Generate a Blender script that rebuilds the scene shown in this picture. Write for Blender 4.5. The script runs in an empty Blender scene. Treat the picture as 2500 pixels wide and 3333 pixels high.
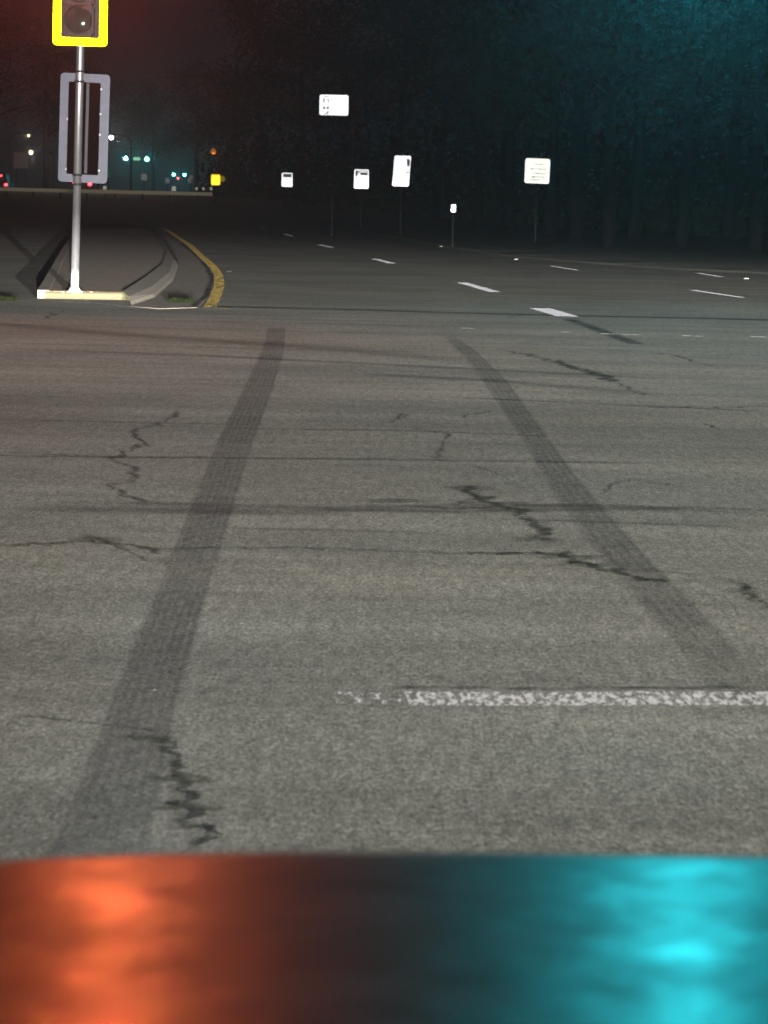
import bpy, bmesh, math, random
from mathutils import Vector, Matrix
R = math.radians
scene = bpy.context.scene
col = scene.collection
W0, H0, F = 2500.0, 3333.0, 6800.0

# ------------------------------------------------------------------ camera
CAMH = 1.30
PITCH, ROLL = 8.56, 1.2
cam = bpy.data.cameras.new('camera')
camo = bpy.data.objects.new('camera', cam); col.objects.link(camo)
CM = Matrix.Rotation(R(90 - PITCH), 3, 'X') @ Matrix.Rotation(R(ROLL), 3, 'Z')
camo.matrix_world = Matrix.Translation((0, 0, CAMH)) @ CM.to_4x4()
cam.sensor_fit = 'VERTICAL'; cam.sensor_height = 36; cam.sensor_width = 27
cam.lens = F / H0 * 36
cam.clip_start = 0.05; cam.clip_end = 3000
cam.dof.use_dof = True; cam.dof.focus_distance = 13.0; cam.dof.aperture_fstop = 7.5
scene.camera = camo
scene.cycles.use_denoising = True

# ------------------------------------------------------------------ world: a dark night sky
world = bpy.data.worlds.new('World'); scene.world = world; world.use_nodes = True
wn, wl = world.node_tree.nodes, world.node_tree.links
bg = wn['Background']
sky = wn.new('ShaderNodeTexSky'); sky.sky_type = 'NISHITA'; sky.sun_disc = False
sky.sun_elevation = R(-7); sky.sun_rotation = R(200)
mx = wn.new('ShaderNodeMix'); mx.data_type = 'RGBA'; mx.blend_type = 'ADD'
mx.inputs['Factor'].default_value = 0.02
mx.inputs['A'].default_value = (.0034, .0052, .0070, 1)
wl.new(sky.outputs['Color'], mx.inputs['B'])
wl.new(mx.outputs['Result'], bg.inputs['Color'])
bg.inputs['Strength'].default_value = 0.75

scene.view_settings.view_transform = 'Standard'
scene.view_settings.look = 'None'
scene.view_settings.exposure = 0.0
scene.view_settings.gamma = 1.0

# ------------------------------------------------------------------ placing helpers
def ray(px, py):
    return CM @ Vector(((px - W0/2)/F, -(py - H0/2)/F, -1.0))
def hgt(y):                                   # the land climbs gently far ahead
    t = min(max((y - 105)/70, 0), 1)
    return 1.12*t*t*(3 - 2*t)
def at(px, py, z=0.0):                        # a point of the photo lying on the level z
    d = ray(px, py); k = (z - CAMH)/d.z
    return Vector((d.x*k, d.y*k, z))
def far(px, py, Y):                           # a point of the photo at distance Y
    d = ray(px, py); k = Y/d.y
    return Vector((d.x*k, Y, CAMH + d.z*k))

# ------------------------------------------------------------------ materials
def new_mat(name):
    m = bpy.data.materials.new(name); m.use_nodes = True
    return m, m.node_tree.nodes, m.node_tree.links
def bsdf(m): return m.node_tree.nodes['Principled BSDF']
def plain(name, c, rough=0.6, metal=0.0, var=0.15, scale=8, coat=0.0, spec=0.5):
    m, n, l = new_mat(name); b = bsdf(m)
    b.inputs['Roughness'].default_value = rough; b.inputs['Metallic'].default_value = metal
    b.inputs['Coat Weight'].default_value = coat; b.inputs['Specular IOR Level'].default_value = spec
    tc = n.new('ShaderNodeTexCoord'); nz = n.new('ShaderNodeTexNoise')
    nz.inputs['Scale'].default_value = scale; nz.inputs['Detail'].default_value = 6
    l.new(tc.outputs['Object'], nz.inputs['Vector'])
    r = n.new('ShaderNodeValToRGB'); r.color_ramp.elements[0].position = .3; r.color_ramp.elements[1].position = .7
    r.color_ramp.elements[0].color = [x*(1-var) for x in c] + [1]
    r.color_ramp.elements[1].color = [min(1, x*(1+var)) for x in c] + [1]
    l.new(nz.outputs['Fac'], r.inputs['Fac']); l.new(r.outputs['Color'], b.inputs['Base Color'])
    return m
def glow(name, c, s):
    m, n, l = new_mat(name); b = bsdf(m)
    b.inputs['Base Color'].default_value = [x*.4 for x in c] + [1]
    b.inputs['Emission Color'].default_value = list(c) + [1]
    b.inputs['Emission Strength'].default_value = s
    return m
def retro(name, c, gain=1.0, rough=0.2, base=0.5, wear=None):
    """sheeting that sends light back where it came from: a tight lobe about the viewing direction"""
    m, n, l = new_mat(name)
    out = n['Material Output']; b = bsdf(m)
    b.inputs['Base Color'].default_value = [x*base for x in c] + [1]
    b.inputs['Roughness'].default_value = .8; b.inputs['Specular IOR Level'].default_value = .05
    g = n.new('ShaderNodeBsdfAnisotropic'); g.inputs['Color'].default_value = [x*gain for x in c] + [1]
    g.inputs['Roughness'].default_value = rough
    ge = n.new('ShaderNodeNewGeometry'); l.new(ge.outputs['Incoming'], g.inputs['Normal'])
    ad = n.new('ShaderNodeAddShader'); l.new(b.outputs[0], ad.inputs[0]); l.new(g.outputs[0], ad.inputs[1])
    last = ad.outputs[0]
    if wear is not None:                      # worn paint: holes show what is below
        tc = n.new('ShaderNodeTexCoord'); nz = n.new('ShaderNodeTexNoise')
        nz.inputs['Scale'].default_value = wear[0]; nz.inputs['Detail'].default_value = 5; nz.inputs['Roughness'].default_value = .7
        mp = n.new('ShaderNodeMapping'); mp.inputs['Scale'].default_value = (1, .32, 1)
        l.new(tc.outputs['Object'], mp.inputs['Vector']); l.new(mp.outputs[0], nz.inputs['Vector'])
        mr = n.new('ShaderNodeMapRange'); mr.inputs['From Min'].default_value = wear[1]; mr.inputs['From Max'].default_value = wear[1] + wear[2]
        l.new(nz.outputs['Fac'], mr.inputs['Value'])
        tr = n.new('ShaderNodeBsdfTransparent'); ms = n.new('ShaderNodeMixShader')
        l.new(mr.outputs[0], ms.inputs[0]); l.new(tr.outputs[0], ms.inputs[1]); l.new(last, ms.inputs[2]); last = ms.outputs[0]
    l.new(last, out.inputs['Surface'])
    return m

BW = .20
def backscatter(m, w=BW):
    """rough ground seen and lit at a grazing angle: the faces of its grains that look towards the viewer send part of the light back"""
    n, l = m.node_tree.nodes, m.node_tree.links; b = bsdf(m)
    d = n.new('ShaderNodeBsdfDiffuse'); src = b.inputs['Base Color']
    if src.is_linked: l.new(src.links[0].from_socket, d.inputs['Color'])
    else: d.inputs['Color'].default_value = src.default_value
    ge = n.new('ShaderNodeNewGeometry'); l.new(ge.outputs['Incoming'], d.inputs['Normal'])
    tos = [k.to_socket for k in b.outputs[0].links]
    ms = n.new('ShaderNodeMixShader'); ms.inputs[0].default_value = w
    for t in tos: l.new(ms.outputs[0], t)
    l.new(b.outputs[0], ms.inputs[1]); l.new(d.outputs[0], ms.inputs[2]); return m

def asphalt():
    m, n, l = new_mat('asphalt'); b = bsdf(m)
    tc = n.new('ShaderNodeTexCoord')
    def noise(scale, detail=4, rough=.6, vec=None, stretch=None):
        z = n.new('ShaderNodeTexNoise'); z.inputs['Scale'].default_value = scale
        z.inputs['Detail'].default_value = detail; z.inputs['Roughness'].default_value = rough
        src = tc.outputs['Object']
        if stretch:
            mp = n.new('ShaderNodeMapping'); mp.inputs['Scale'].default_value = stretch
            mp.inputs['Rotation'].default_value = (0, 0, R(1.5))
            l.new(src, mp.inputs['Vector']); src = mp.outputs[0]
        l.new(src, z.inputs['Vector']); return z.outputs['Fac']
    def ramp(fac, lo, hi, a, c):
        r = n.new('ShaderNodeMapRange'); r.inputs['From Min'].default_value = lo; r.inputs['From Max'].default_value = hi
        r.inputs['To Min'].default_value = a; r.inputs['To Max'].default_value = c
        l.new(fac, r.inputs['Value']); return r.outputs[0]
    def mul(x, y):
        q = n.new('ShaderNodeMath'); q.operation = 'MULTIPLY'; l.new(x, q.inputs[0]); l.new(y, q.inputs[1]); return q.outputs[0]
    vor = n.new('ShaderNodeTexVoronoi'); vor.inputs['Scale'].default_value = 95; l.new(tc.outputs['Object'], vor.inputs['Vector'])
    sep = n.new('ShaderNodeSeparateColor'); l.new(vor.outputs['Color'], sep.inputs[0])
    f = ramp(sep.outputs[0], 0, 1, .74, 1.28)                             # aggregate stones
    f = mul(f, ramp(noise(110, 4, .9, stretch=(1, .35, 1)), .34, .66, .36, 1.62))                 # grain
    f = mul(f, ramp(noise(26, 7, .95, stretch=(1, .22, 1)), .34, .66, .54, 1.44))
    f = mul(f, ramp(noise(.55, 6, .7), .3, .7, .76, 1.20))                # patches
    f = mul(f, ramp(noise(1.0, 5, .65, stretch=(.12, 1.5, 1)), .3, .62, .80, 1.08))    # wear along the crossing traffic
    f = mul(f, ramp(noise(1.0, 4, .6, stretch=(.05, 4.5, 1)), .25, .5, .86, 1.03))
    mixc = n.new('ShaderNodeMix'); mixc.data_type = 'RGBA'
    mixc.inputs['A'].default_value = (.222, .214, .182, 1); mixc.inputs['B'].default_value = (.200, .208, .188, 1)
    l.new(ramp(noise(.3, 3), .35, .65, 0, 1), mixc.inputs['Factor'])
    vm = n.new('ShaderNodeVectorMath'); vm.operation = 'SCALE'
    l.new(mixc.outputs['Result'], vm.inputs[0]); l.new(f, vm.inputs['Scale'])
    l.new(vm.outputs[0], b.inputs['Base Color'])
    b.inputs['Roughness'].default_value = .9; b.inputs['Specular IOR Level'].default_value = .2
    bp = n.new('ShaderNodeBump'); bp.inputs['Strength'].default_value = .35; bp.inputs['Distance'].default_value = .004
    l.new(noise(90, 3, .7), bp.inputs['Height']); l.new(bp.outputs[0], b.inputs['Normal'])
    return m

def stain(name, c, alpha, wave=None, nscale=9, lo=.3, hi=.6, edge=.18, ends=.06, tint_rough=.85):
    """a thin mark: u runs across, v along; it fades at its edges and breaks up with noise"""
    m, n, l = new_mat(name); b = bsdf(m); out = n['Material Output']
    b.inputs['Base Color'].default_value = list(c) + [1]; b.inputs['Roughness'].default_value = tint_rough
    b.inputs['Specular IOR Level'].default_value = .2
    uv = n.new('ShaderNodeUVMap'); sp = n.new('ShaderNodeSeparateXYZ'); l.new(uv.outputs[0], sp.inputs[0])
    tc = n.new('ShaderNodeTexCoord')
    def M(op, a, b_=None):
        q = n.new('ShaderNodeMath'); q.operation = op
        for i, x in enumerate((a, b_)):
            if x is None: continue
            if isinstance(x, (int, float)): q.inputs[i].default_value = x
            else: l.new(x, q.inputs[i])
        return q.outputs[0]
    def tri(x, e):                            # 0 at the rims, 1 inside
        d = M('SUBTRACT', .5, M('ABSOLUTE', M('SUBTRACT', x, .5)))
        q = n.new('ShaderNodeMapRange'); q.interpolation_type = 'SMOOTHSTEP'
        q.inputs['From Max'].default_value = e; l.new(d, q.inputs['Value']); return q.outputs[0]
    a = M('MULTIPLY', tri(sp.outputs[0], edge), tri(sp.outputs[1], ends))
    nz = n.new('ShaderNodeTexNoise'); nz.inputs['Scale'].default_value = nscale; nz.inputs['Detail'].default_value = 6; nz.inputs['Roughness'].default_value = .75
    l.new(tc.outputs['Object'], nz.inputs['Vector'])
    mr = n.new('ShaderNodeMapRange'); mr.inputs['From Min'].default_value = lo; mr.inputs['From Max'].default_value = hi
    mr.inputs['To Min'].default_value = .35; l.new(nz.outputs['Fac'], mr.inputs['Value'])
    a = M('MULTIPLY', a, mr.outputs[0])
    if wave:
        wv = M('ADD', M('MULTIPLY', M('SINE', M('MULTIPLY', sp.outputs[0], 2*math.pi*wave)), .20), .84)
        a = M('MULTIPLY', a, wv)
        a = M('MULTIPLY', a, M('ADD', M('MULTIPLY', M('SINE', M('ADD', M('MULTIPLY', sp.outputs[1], 700.0), M('MULTIPLY', sp.outputs[0], 9.0))), .13), .92))
    n3 = n.new('ShaderNodeTexNoise'); n3.inputs['Scale'].default_value = 1.1; n3.inputs['Detail'].default_value = 4
    l.new(tc.outputs['Object'], n3.inputs['Vector']); m3 = n.new('ShaderNodeMapRange')
    for k_, v_ in (('From Min', .32), ('From Max', .66), ('To Min', .55), ('To Max', 1.15)): m3.inputs[k_].default_value = v_
    l.new(n3.outputs['Fac'], m3.inputs['Value']); a = M('MULTIPLY', a, m3.outputs[0])
    a = M('MULTIPLY', a, alpha)
    tr = n.new('ShaderNodeBsdfTransparent'); ms = n.new('ShaderNodeMixShader')
    l.new(a, ms.inputs[0]); l.new(tr.outputs[0], ms.inputs[1]); l.new(b.outputs[0], ms.inputs[2]); l.new(ms.outputs[0], out.inputs['Surface'])
    return m

M = {}
M['asphalt'] = asphalt()
M['skid'] = stain('skid_rubber', (.035, .033, .036), .40, wave=7, edge=.07, ends=.04, nscale=30, lo=.2, hi=.55)
M['skid_faint'] = stain('skid_rubber_faint', (.035, .033, .036), .40, wave=5, edge=.14, ends=.10, nscale=25, lo=.25, hi=.6)
M['rubber_streak'] = stain('rubber_streak', (.05, .038, .034), .42, edge=.5, ends=.2, nscale=4)
M['crack'] = stain('crack_fill', (.030, .031, .018), .92, edge=.42, ends=.05, nscale=22, lo=.34, hi=.52)
M['crack_faint'] = stain('crack_fill_faint', (.030, .028, .022), .72, edge=.45, ends=.08, nscale=18, lo=.36, hi=.56)
M['weeds'] = stain('crack_weeds', (.030, .040, .010), .85, edge=.5, ends=.3, nscale=26, lo=.42, hi=.56)
M['seam_and_shadow'] = stain('tar_and_shadow', (.020, .018, .020), .70, edge=.45, ends=.02, nscale=3, lo=.25, hi=.5)  # tar of the road seams, also the painted shadow line at the apron
M['grass'] = plain('verge_grass', (.030, .036, .014), .95, var=.5, scale=2.5)
M['land'] = plain('dark_land', (.025, .028, .016), .95, var=.4, scale=.4)
M['dirt'] = plain('island_dirt', (.17, .125, .080), .95, var=.35, scale=9)
M['concrete'] = plain('concrete', (.30, .265, .215), .85, var=.22, scale=14)
M['border'] = plain('border_concrete', (.135, .118, .095), .85, var=.25, scale=14)
M['apron'] = plain('apron_concrete', (.165, .140, .112), .9, var=.30, scale=7)
M['kerb_paint'] = retro('kerb_paint', (.95, .84, .52), gain=.0001, base=.085, wear=(9, .37, .05))
M['yellow_paint'] = retro('yellow_paint', (.80, .58, .16), gain=.0003, base=.27, wear=(14, .42, .12))
M['white_paint'] = retro('white_paint', (.85, .86, .95), gain=.0004, base=.28, wear=(12, .32, .08))
M['worn_paint'] = retro('worn_white_paint', (.85, .84, .84), gain=.0003, base=.60, wear=(9, .43, .10))
M['stop_sparse'] = retro('sparse_stop_paint', (.78, .78, .78), gain=.0002, base=.75, wear=(46, .53, .06))
M['edge_paint'] = retro('worn_edge_paint', (.80, .80, .80), gain=.0001, base=.50, wear=(14, .40, .10))
M['stop_paint'] = retro('worn_stop_line_paint', (.80, .79, .80), gain=.0003, base=.82, wear=(52, .44, .12))
M['white_sheet'] = retro('white_sheeting', (.92, .93, 1.0), gain=.26, rough=.25)
M['dim_sheet'] = retro('grey_sheeting', (.60, .66, .80), gain=.006, rough=.25, base=.7)
M['cream_sheet'] = retro('cream_sheeting', (.93, .97, .92), gain=.16, rough=.25)
M['cream_mark'] = retro('faded_lettering', (.62, .66, .62), gain=.045, rough=.25)
M['yellow_sheet'] = retro('yellow_sheeting', (1.0, .72, .0010), gain=1.2, rough=.28, base=.4)
M['matte_black'] = plain('matte_black', (.006, .004, .004), .8, spec=.08)
M['black'] = plain('black_enamel', (.012, .012, .014), .5)
M['housing'] = plain('signal_housing', (.055, .042, .040), .45, var=.2, scale=12)
M['aluminium'] = plain('aluminium_back', (.21, .22, .28), .42, metal=.25, var=.10, scale=10)
M['steel'] = plain('galvanised_steel', (.80, .80, .84), .42, metal=.8, var=.10, scale=14)
M['far_steel'] = plain('weathered_steel', (.012, .012, .014), .7, metal=.0, spec=.1)
M['rail'] = retro('rail_steel', (.85, .78, .55), gain=.02, base=.7, rough=.3)
M['bolt'] = plain('bolt_steel', (.9, .9, .92), .35, metal=.3)
M['band'] = plain('band_steel', (.10, .10, .11), .5, metal=.4)
M['dark_lens'] = plain('unlit_lens', (.05, .055, .05), .12, coat=.3, spec=.6)
M['red_lens'] = glow('red_lamp', (1.0, .11, .045), 950)
M['green_lens'] = glow('green_lamp', (.03, .72, .84), 2600)
M['far_green'] = glow('far_green_lamp', (.05, .85, .82), 260)
M['far_red'] = glow('far_red_lamp', (1.0, .06, .05), 22)
M['tail'] = glow('tail_lamp', (1.0, .05, .07), 9)
M['street_bulb'] = glow('street_lamp_bulb', (1.0, .90, .72), 60)
M['dim_bulb'] = glow('dim_lamp_bulb', (1.0, .85, .55), 1.5)
M['orange_bulb'] = glow('orange_bulb', (1.0, .35, .06), .25)
M['green_sign'] = glow('lit_street_sign', (.30, .70, .45), 1.0)
M['bark'] = plain('bark', (.008, .008, .007), .9, var=.4, scale=6, spec=.05)
M['leaf'] = plain('leaves', (.015, .020, .009), .8, var=.45, scale=1.5, spec=.1)
M['tuft'] = plain('weed_tuft', (.005, .008, .002), .9, var=.4, spec=.05, scale=20)
M['car_paint'] = plain('hood_paint', (.20, .19, .11), .40, metal=.0, var=.06, scale=3, coat=.075, spec=.66)
bsdf(M['car_paint']).inputs['Coat Roughness'].default_value = .23; bsdf(M['car_paint']).inputs['IOR'].default_value = 1.55
def ripple(m):
    n, l = m.node_tree.nodes, m.node_tree.links; tc = n.new('ShaderNodeTexCoord'); mp = n.new('ShaderNodeMapping'); mp.inputs['Scale'].default_value = (9, 13, 8)
    nz = n.new('ShaderNodeTexNoise'); nz.inputs['Scale'].default_value = 1; nz.inputs['Detail'].default_value = 3
    bp = n.new('ShaderNodeBump'); bp.inputs['Strength'].default_value = 1; bp.inputs['Distance'].default_value = .0016
    l.new(tc.outputs['Object'], mp.inputs['Vector']); l.new(mp.outputs[0], nz.inputs['Vector']); l.new(nz.outputs['Fac'], bp.inputs['Height'])
    l.new(bp.outputs[0], bsdf(m).inputs['Normal']); l.new(bp.outputs[0], bsdf(m).inputs['Coat Normal'])
    n2 = n.new('ShaderNodeTexNoise'); n2.inputs['Scale'].default_value = 14; n2.inputs['Detail'].default_value = 6; l.new(tc.outputs['Object'], n2.inputs['Vector'])
    mr = n.new('ShaderNodeMapRange'); mr.inputs['From Min'].default_value = .3; mr.inputs['From Max'].default_value = .7; mr.inputs['To Min'].default_value = .32; mr.inputs['To Max'].default_value = .44
    l.new(n2.outputs['Fac'], mr.inputs['Value']); l.new(mr.outputs[0], bsdf(m).inputs['Roughness'])
ripple(M['car_paint'])
bsdf(M['car_paint']).inputs['Coat IOR'].default_value = 1.7
M['car_dark'] = plain('far_car_paint', (.05, .05, .055), .35, coat=.5)
M['rubber'] = plain('tyre_rubber', (.02, .02, .02), .8)
M['glass'] = plain('dark_glass', (.01, .01, .012), .7, spec=.05)
M['headlamp_glass'] = plain('headlamp_glass', (.5, .5, .5), .15, spec=.8)
M['rim'] = plain('alloy_rim', (.4, .4, .4), .35, metal=.7)

for k_ in ('asphalt', 'skid', 'skid_faint', 'rubber_streak', 'crack', 'crack_faint', 'weeds', 'seam_and_shadow', 'grass', 'land', 'dirt', 'concrete', 'border', 'apron', 'kerb_paint', 'edge_paint',
           'yellow_paint', 'white_paint', 'worn_paint', 'stop_paint', 'stop_sparse'): backscatter(M[k_])

# ------------------------------------------------------------------ mesh helpers
class MB:
    def __init__(s): s.bm = bmesh.new()
    def box(s, c, d, rz=0.0, bev=0.0, mi=0):
        r = bmesh.ops.create_cube(s.bm, size=1)
        vs = r['verts']
        bmesh.ops.scale(s.bm, vec=d, verts=vs)
        if bev:
            es = list({e for v in vs for e in v.link_edges})
            rb = bmesh.ops.bevel(s.bm, geom=es, offset=bev, segments=2, affect='EDGES', clamp_overlap=True)
            vs = list({v for f in rb['faces'] for v in f.verts} | {v for v in vs if v.is_valid})
        if rz: bmesh.ops.rotate(s.bm, cent=(0, 0, 0), matrix=Matrix.Rotation(rz, 3, 'Z'), verts=vs)
        bmesh.ops.translate(s.bm, vec=c, verts=vs)
        for f in {f for v in vs for f in v.link_faces}: f.material_index = mi
        return s
    def tube(s, p, q, r0, r1=None, n=16, cap=True):
        p, q = Vector(p), Vector(q); r1 = r0 if r1 is None else r1
        ax = (q - p).normalized(); u = ax.orthogonal().normalized(); v = ax.cross(u)
        A = [s.bm.verts.new(p + (u*math.cos(t) + v*math.sin(t))*r0) for t in [2*math.pi*i/n for i in range(n)]]
        B = [s.bm.verts.new(q + (u*math.cos(t) + v*math.sin(t))*r1) for t in [2*math.pi*i/n for i in range(n)]]
        for i in range(n):
            f = s.bm.faces.new((A[i], A[(i+1) % n], B[(i+1) % n], B[i])); f.smooth = True
        if cap: s.bm.faces.new(A[::-1]); s.bm.faces.new(B)
        return s
    def path(s, pts, rs, n=10):
        for i in range(len(pts)-1): s.tube(pts[i], pts[i+1], rs[i], rs[i+1], n)
        return s
    def prism(s, pts, depth):                  # outline in x,z, pushed along +y
        a = [s.bm.verts.new((x, 0, z)) for x, z in pts]; b = [s.bm.verts.new((x, depth, z)) for x, z in pts]
        n = len(pts)
        s.bm.faces.new(a); s.bm.faces.new(b[::-1])
        for i in range(n): s.bm.faces.new((a[(i+1) % n], a[i], b[i], b[(i+1) % n]))
        return s
    def ring(s, outer, inner, depth):          # frame between two outlines with the same number of points
        n = len(outer); V = lambda L, y: [s.bm.verts.new((x, y, z)) for x, z in L]
        a, b, c, d = V(outer, 0), V(inner, 0), V(outer, depth), V(inner, depth)
        for i in range(n):
            j = (i+1) % n
            s.bm.faces.new((a[i], a[j], b[j], b[i])); s.bm.faces.new((c[j], c[i], d[i], d[j]))
            s.bm.faces.new((a[j], a[i], c[i], c[j])); s.bm.faces.new((b[i], b[j], d[j], d[i]))
        return s
    def slab(s, pts, z0, z1):                  # outline in x,y raised from z0 to z1
        n = len(pts); a = [s.bm.verts.new((p[0], p[1], z0)) for p in pts]; b = [s.bm.verts.new((p[0], p[1], z1)) for p in pts]
        s.bm.faces.new(b)
        for i in range(n): s.bm.faces.new((a[i], a[(i+1) % n], b[(i+1) % n], b[i]))
        return s
    def build(s, name, mat, parent=None, loc=None, rot=None, smooth=False):
        bmesh.ops.recalc_face_normals(s.bm, faces=s.bm.faces)
        me = bpy.data.meshes.new(name); s.bm.to_mesh(me); s.bm.free()
        for mm in (mat if isinstance(mat, (list, tuple)) else [mat]): me.materials.append(mm)
        if smooth:
            for p in me.polygons: p.use_smooth = True
        o = bpy.data.objects.new(name, me); col.objects.link(o)
        if parent: o.parent = parent
        if loc is not None: o.location = loc
        if rot is not None: o.rotation_euler = rot
        return o
def tag(o, label=None, cat=None, group=None, kind=None):
    if label: o['label'] = label
    if cat: o['category'] = cat
    if group: o['group'] = group
    if kind: o['kind'] = kind
    return o
def empty(name, loc, label, cat, group=None, rot=(0, 0, 0)):
    o = bpy.data.objects.new(name, None); col.objects.link(o); o.location = loc; o.rotation_euler = rot
    return tag(o, label, cat, group)
def copy_tree(o, parent=None):
    c = o.copy(); col.objects.link(c); c.parent = parent
    for ch in o.children: copy_tree(ch, c)
    return c
def rrect(w, h, r, k=4):
    P = []
    for cx, cz, a0 in ((w/2-r, h/2-r, 0), (-w/2+r, h/2-r, 90), (-w/2+r, -h/2+r, 180), (w/2-r, -h/2+r, 270)):
        for i in range(k+1):
            t = R(a0 + 90*i/k); P.append((cx + r*math.cos(t), cz + r*math.sin(t)))
    return P

# ------------------------------------------------------------------ the setting
def sheet(name, xs, ys, mat, dz, keep=None):
    me = bpy.data.meshes.new(name)
    V = [(x, y, hgt(y) + dz) for y in ys for x in xs]; nx = len(xs)
    Fc = [(j*nx+i, j*nx+i+1, (j+1)*nx+i+1, (j+1)*nx+i) for j in range(len(ys)-1) for i in range(nx-1)]
    me.from_pydata(V, [], Fc); me.materials.append(mat)
    o = bpy.data.objects.new(name, me); col.objects.link(o); o['kind'] = 'structure'; return o
ysg = [-60, 0, 60, 100] + [105+5*i for i in range(16)] + [220, 400, 900, 1500]
sheet('ground', [-900, -200, -60, 0, 60, 200, 900], ysg, M['land'], -.012)

def ribbon_mesh(pts, widths, name, mat, z, closed_uv=True):
    """flat ribbon along ground points with a uv that runs across (u) and along (v)"""
    n = len(pts); me = bpy.data.meshes.new(name); V = []; L = [0]
    for i in range(n-1): L.append(L[-1] + (pts[i+1]-pts[i]).length)
    for i in range(n):
        d = (pts[min(i+1, n-1)] - pts[max(i-1, 0)]).normalized(); s = Vector((d.y, -d.x, 0))
        w = widths[i]/2
        V += [tuple(pts[i] - s*w + Vector((0, 0, z + hgt(pts[i].y)))), tuple(pts[i] + s*w + Vector((0, 0, z + hgt(pts[i].y))))]
    me.from_pydata(V, [], [(2*i, 2*i+1, 2*i+3, 2*i+2) for i in range(n-1)])
    uv = me.uv_layers.new(name='UVMap')
    for p in me.polygons:
        for li in p.loop_indices:
            vi = me.loops[li].vertex_index
            uv.data[li].uv = (vi % 2, L[vi//2]/max(L[-1], 1e-6))
    me.materials.append(mat)
    o = bpy.data.objects.new(name, me); col.objects.link(o); o['kind'] = 'structure'; return o
def edge_ribbon(le, ri, name, mat, z, steps=8):
    """ribbon between two traced edges"""
    def res(P, k):
        P = [at(*p) for p in P]; L = [0]
        for i in range(len(P)-1): L.append(L[-1] + (P[i+1]-P[i]).length)
        out = []
        for t in range(k+1):
            s = L[-1]*t/k; i = max(j for j in range(len(L)) if L[j] <= s + 1e-9); i = min(i, len(P)-2)
            out.append(P[i].lerp(P[i+1], (s-L[i])/max(L[i+1]-L[i], 1e-6)))
        return out
    A, B = res(le, 40), res(ri, 40)
    me = bpy.data.meshes.new(name); V = []
    for a, b in zip(A, B): V += [(a.x, a.y, z), (b.x, b.y, z)]
    me.from_pydata(V, [], [(2*i, 2*i+1, 2*i+3, 2*i+2) for i in range(40)])
    uv = me.uv_layers.new(name='UVMap')
    for p in me.polygons:
        for li in p.loop_indices:
            vi = me.loops[li].vertex_index; uv.data[li].uv = (vi % 2, (vi//2)/40)
    me.materials.append(mat)
    o = bpy.data.objects.new(name, me); col.objects.link(o); o['kind'] = 'structure'; return o

# road: a wide intersection and the carriageway that bends away to the left
ysr = [-20, 0, 20, 40, 60, 80, 100] + [105+5*i for i in range(16)] + [220, 300, 420]
sheet('road', [-90, -40, -15, 0, 15, 40], ysr, M['asphalt'], 0.0)
# grass verge on the right, its border traced where the headlamps lose it
edge = [(3300, 965), (2500, 893), (2200, 878), (1900, 857), (1650, 836), (1450, 806), (1300, 778), (1150, 747), (1000, 715), (880, 688)]
E = [at(*p) for p in edge]
vb = MB(); rnd = random.Random(4)
pts = []
for i in range(len(E)-1):
    for k in range(6):
        q = E[i].lerp(E[i+1], k/6); pts.append(q + Vector((rnd.uniform(-.06, .06), rnd.uniform(-.15, .15), 0)))
pts.append(E[-1])
A = []; 
for i, q in enumerate(pts):
    row = [vb.bm.verts.new((q.x, q.y, -.005)), vb.bm.verts.new((q.x+.25, q.y+.2, .01 + rnd.uniform(0, .02)))]
    for k, dd in enumerate((3, 10, 30, 80)):
        row.append(vb.bm.verts.new((q.x + dd, q.y + dd*.6, .03 + dd*.004 + hgt(q.y+dd*.6))))
    A.append(row)
for i in range(len(A)-1):
    for k in range(5): vb.bm.faces.new((A[i][k], A[i][k+1], A[i+1][k+1], A[i+1][k]))
o = vb.build('grass_verge', M['grass']); o['kind'] = 'structure'

# tyre marks, streaks, seams, cracks
edge_ribbon([(872, 1062), (860, 1120), (800, 1250), (700, 1450), (628, 1630), (555, 1810), (500, 1950), (370, 2260), (265, 2520), (120, 2860), (40, 3050)],
            [(932, 1062), (926, 1150), (885, 1290), (815, 1480), (770, 1640), (715, 1820), (665, 1990), (592, 2260), (540, 2520), (478, 2860), (445, 3050)],
            'skid_mark', M['skid'], .003)
edge_ribbon([(1430, 1085), (1520, 1175), (1600, 1290), (1700, 1440), (1800, 1620), (1920, 1790), (2020, 1900), (2130, 2030), (2290, 2230), (2440, 2420)],
            [(1475, 1085), (1560, 1150), (1665, 1250), (1770, 1400), (1890, 1560), (2030, 1720), (2180, 1880), (2310, 2010), (2530, 2230), (2720, 2420)],
            'skid_mark', M['skid_faint'], .003)
def poly(pxs, sub=5, jit=.0, seed=0, z=0):
    r = random.Random(seed); P = [at(*p) for p in pxs]; out = []
    for i in range(len(P)-1):
        for k in range(sub):
            q = P[i].lerp(P[i+1], k/sub)
            if i or k: q = q + Vector((r.uniform(-jit, jit), r.uniform(-jit, jit), 0))
            out.append(q)
    out.append(P[-1]); return out
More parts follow.
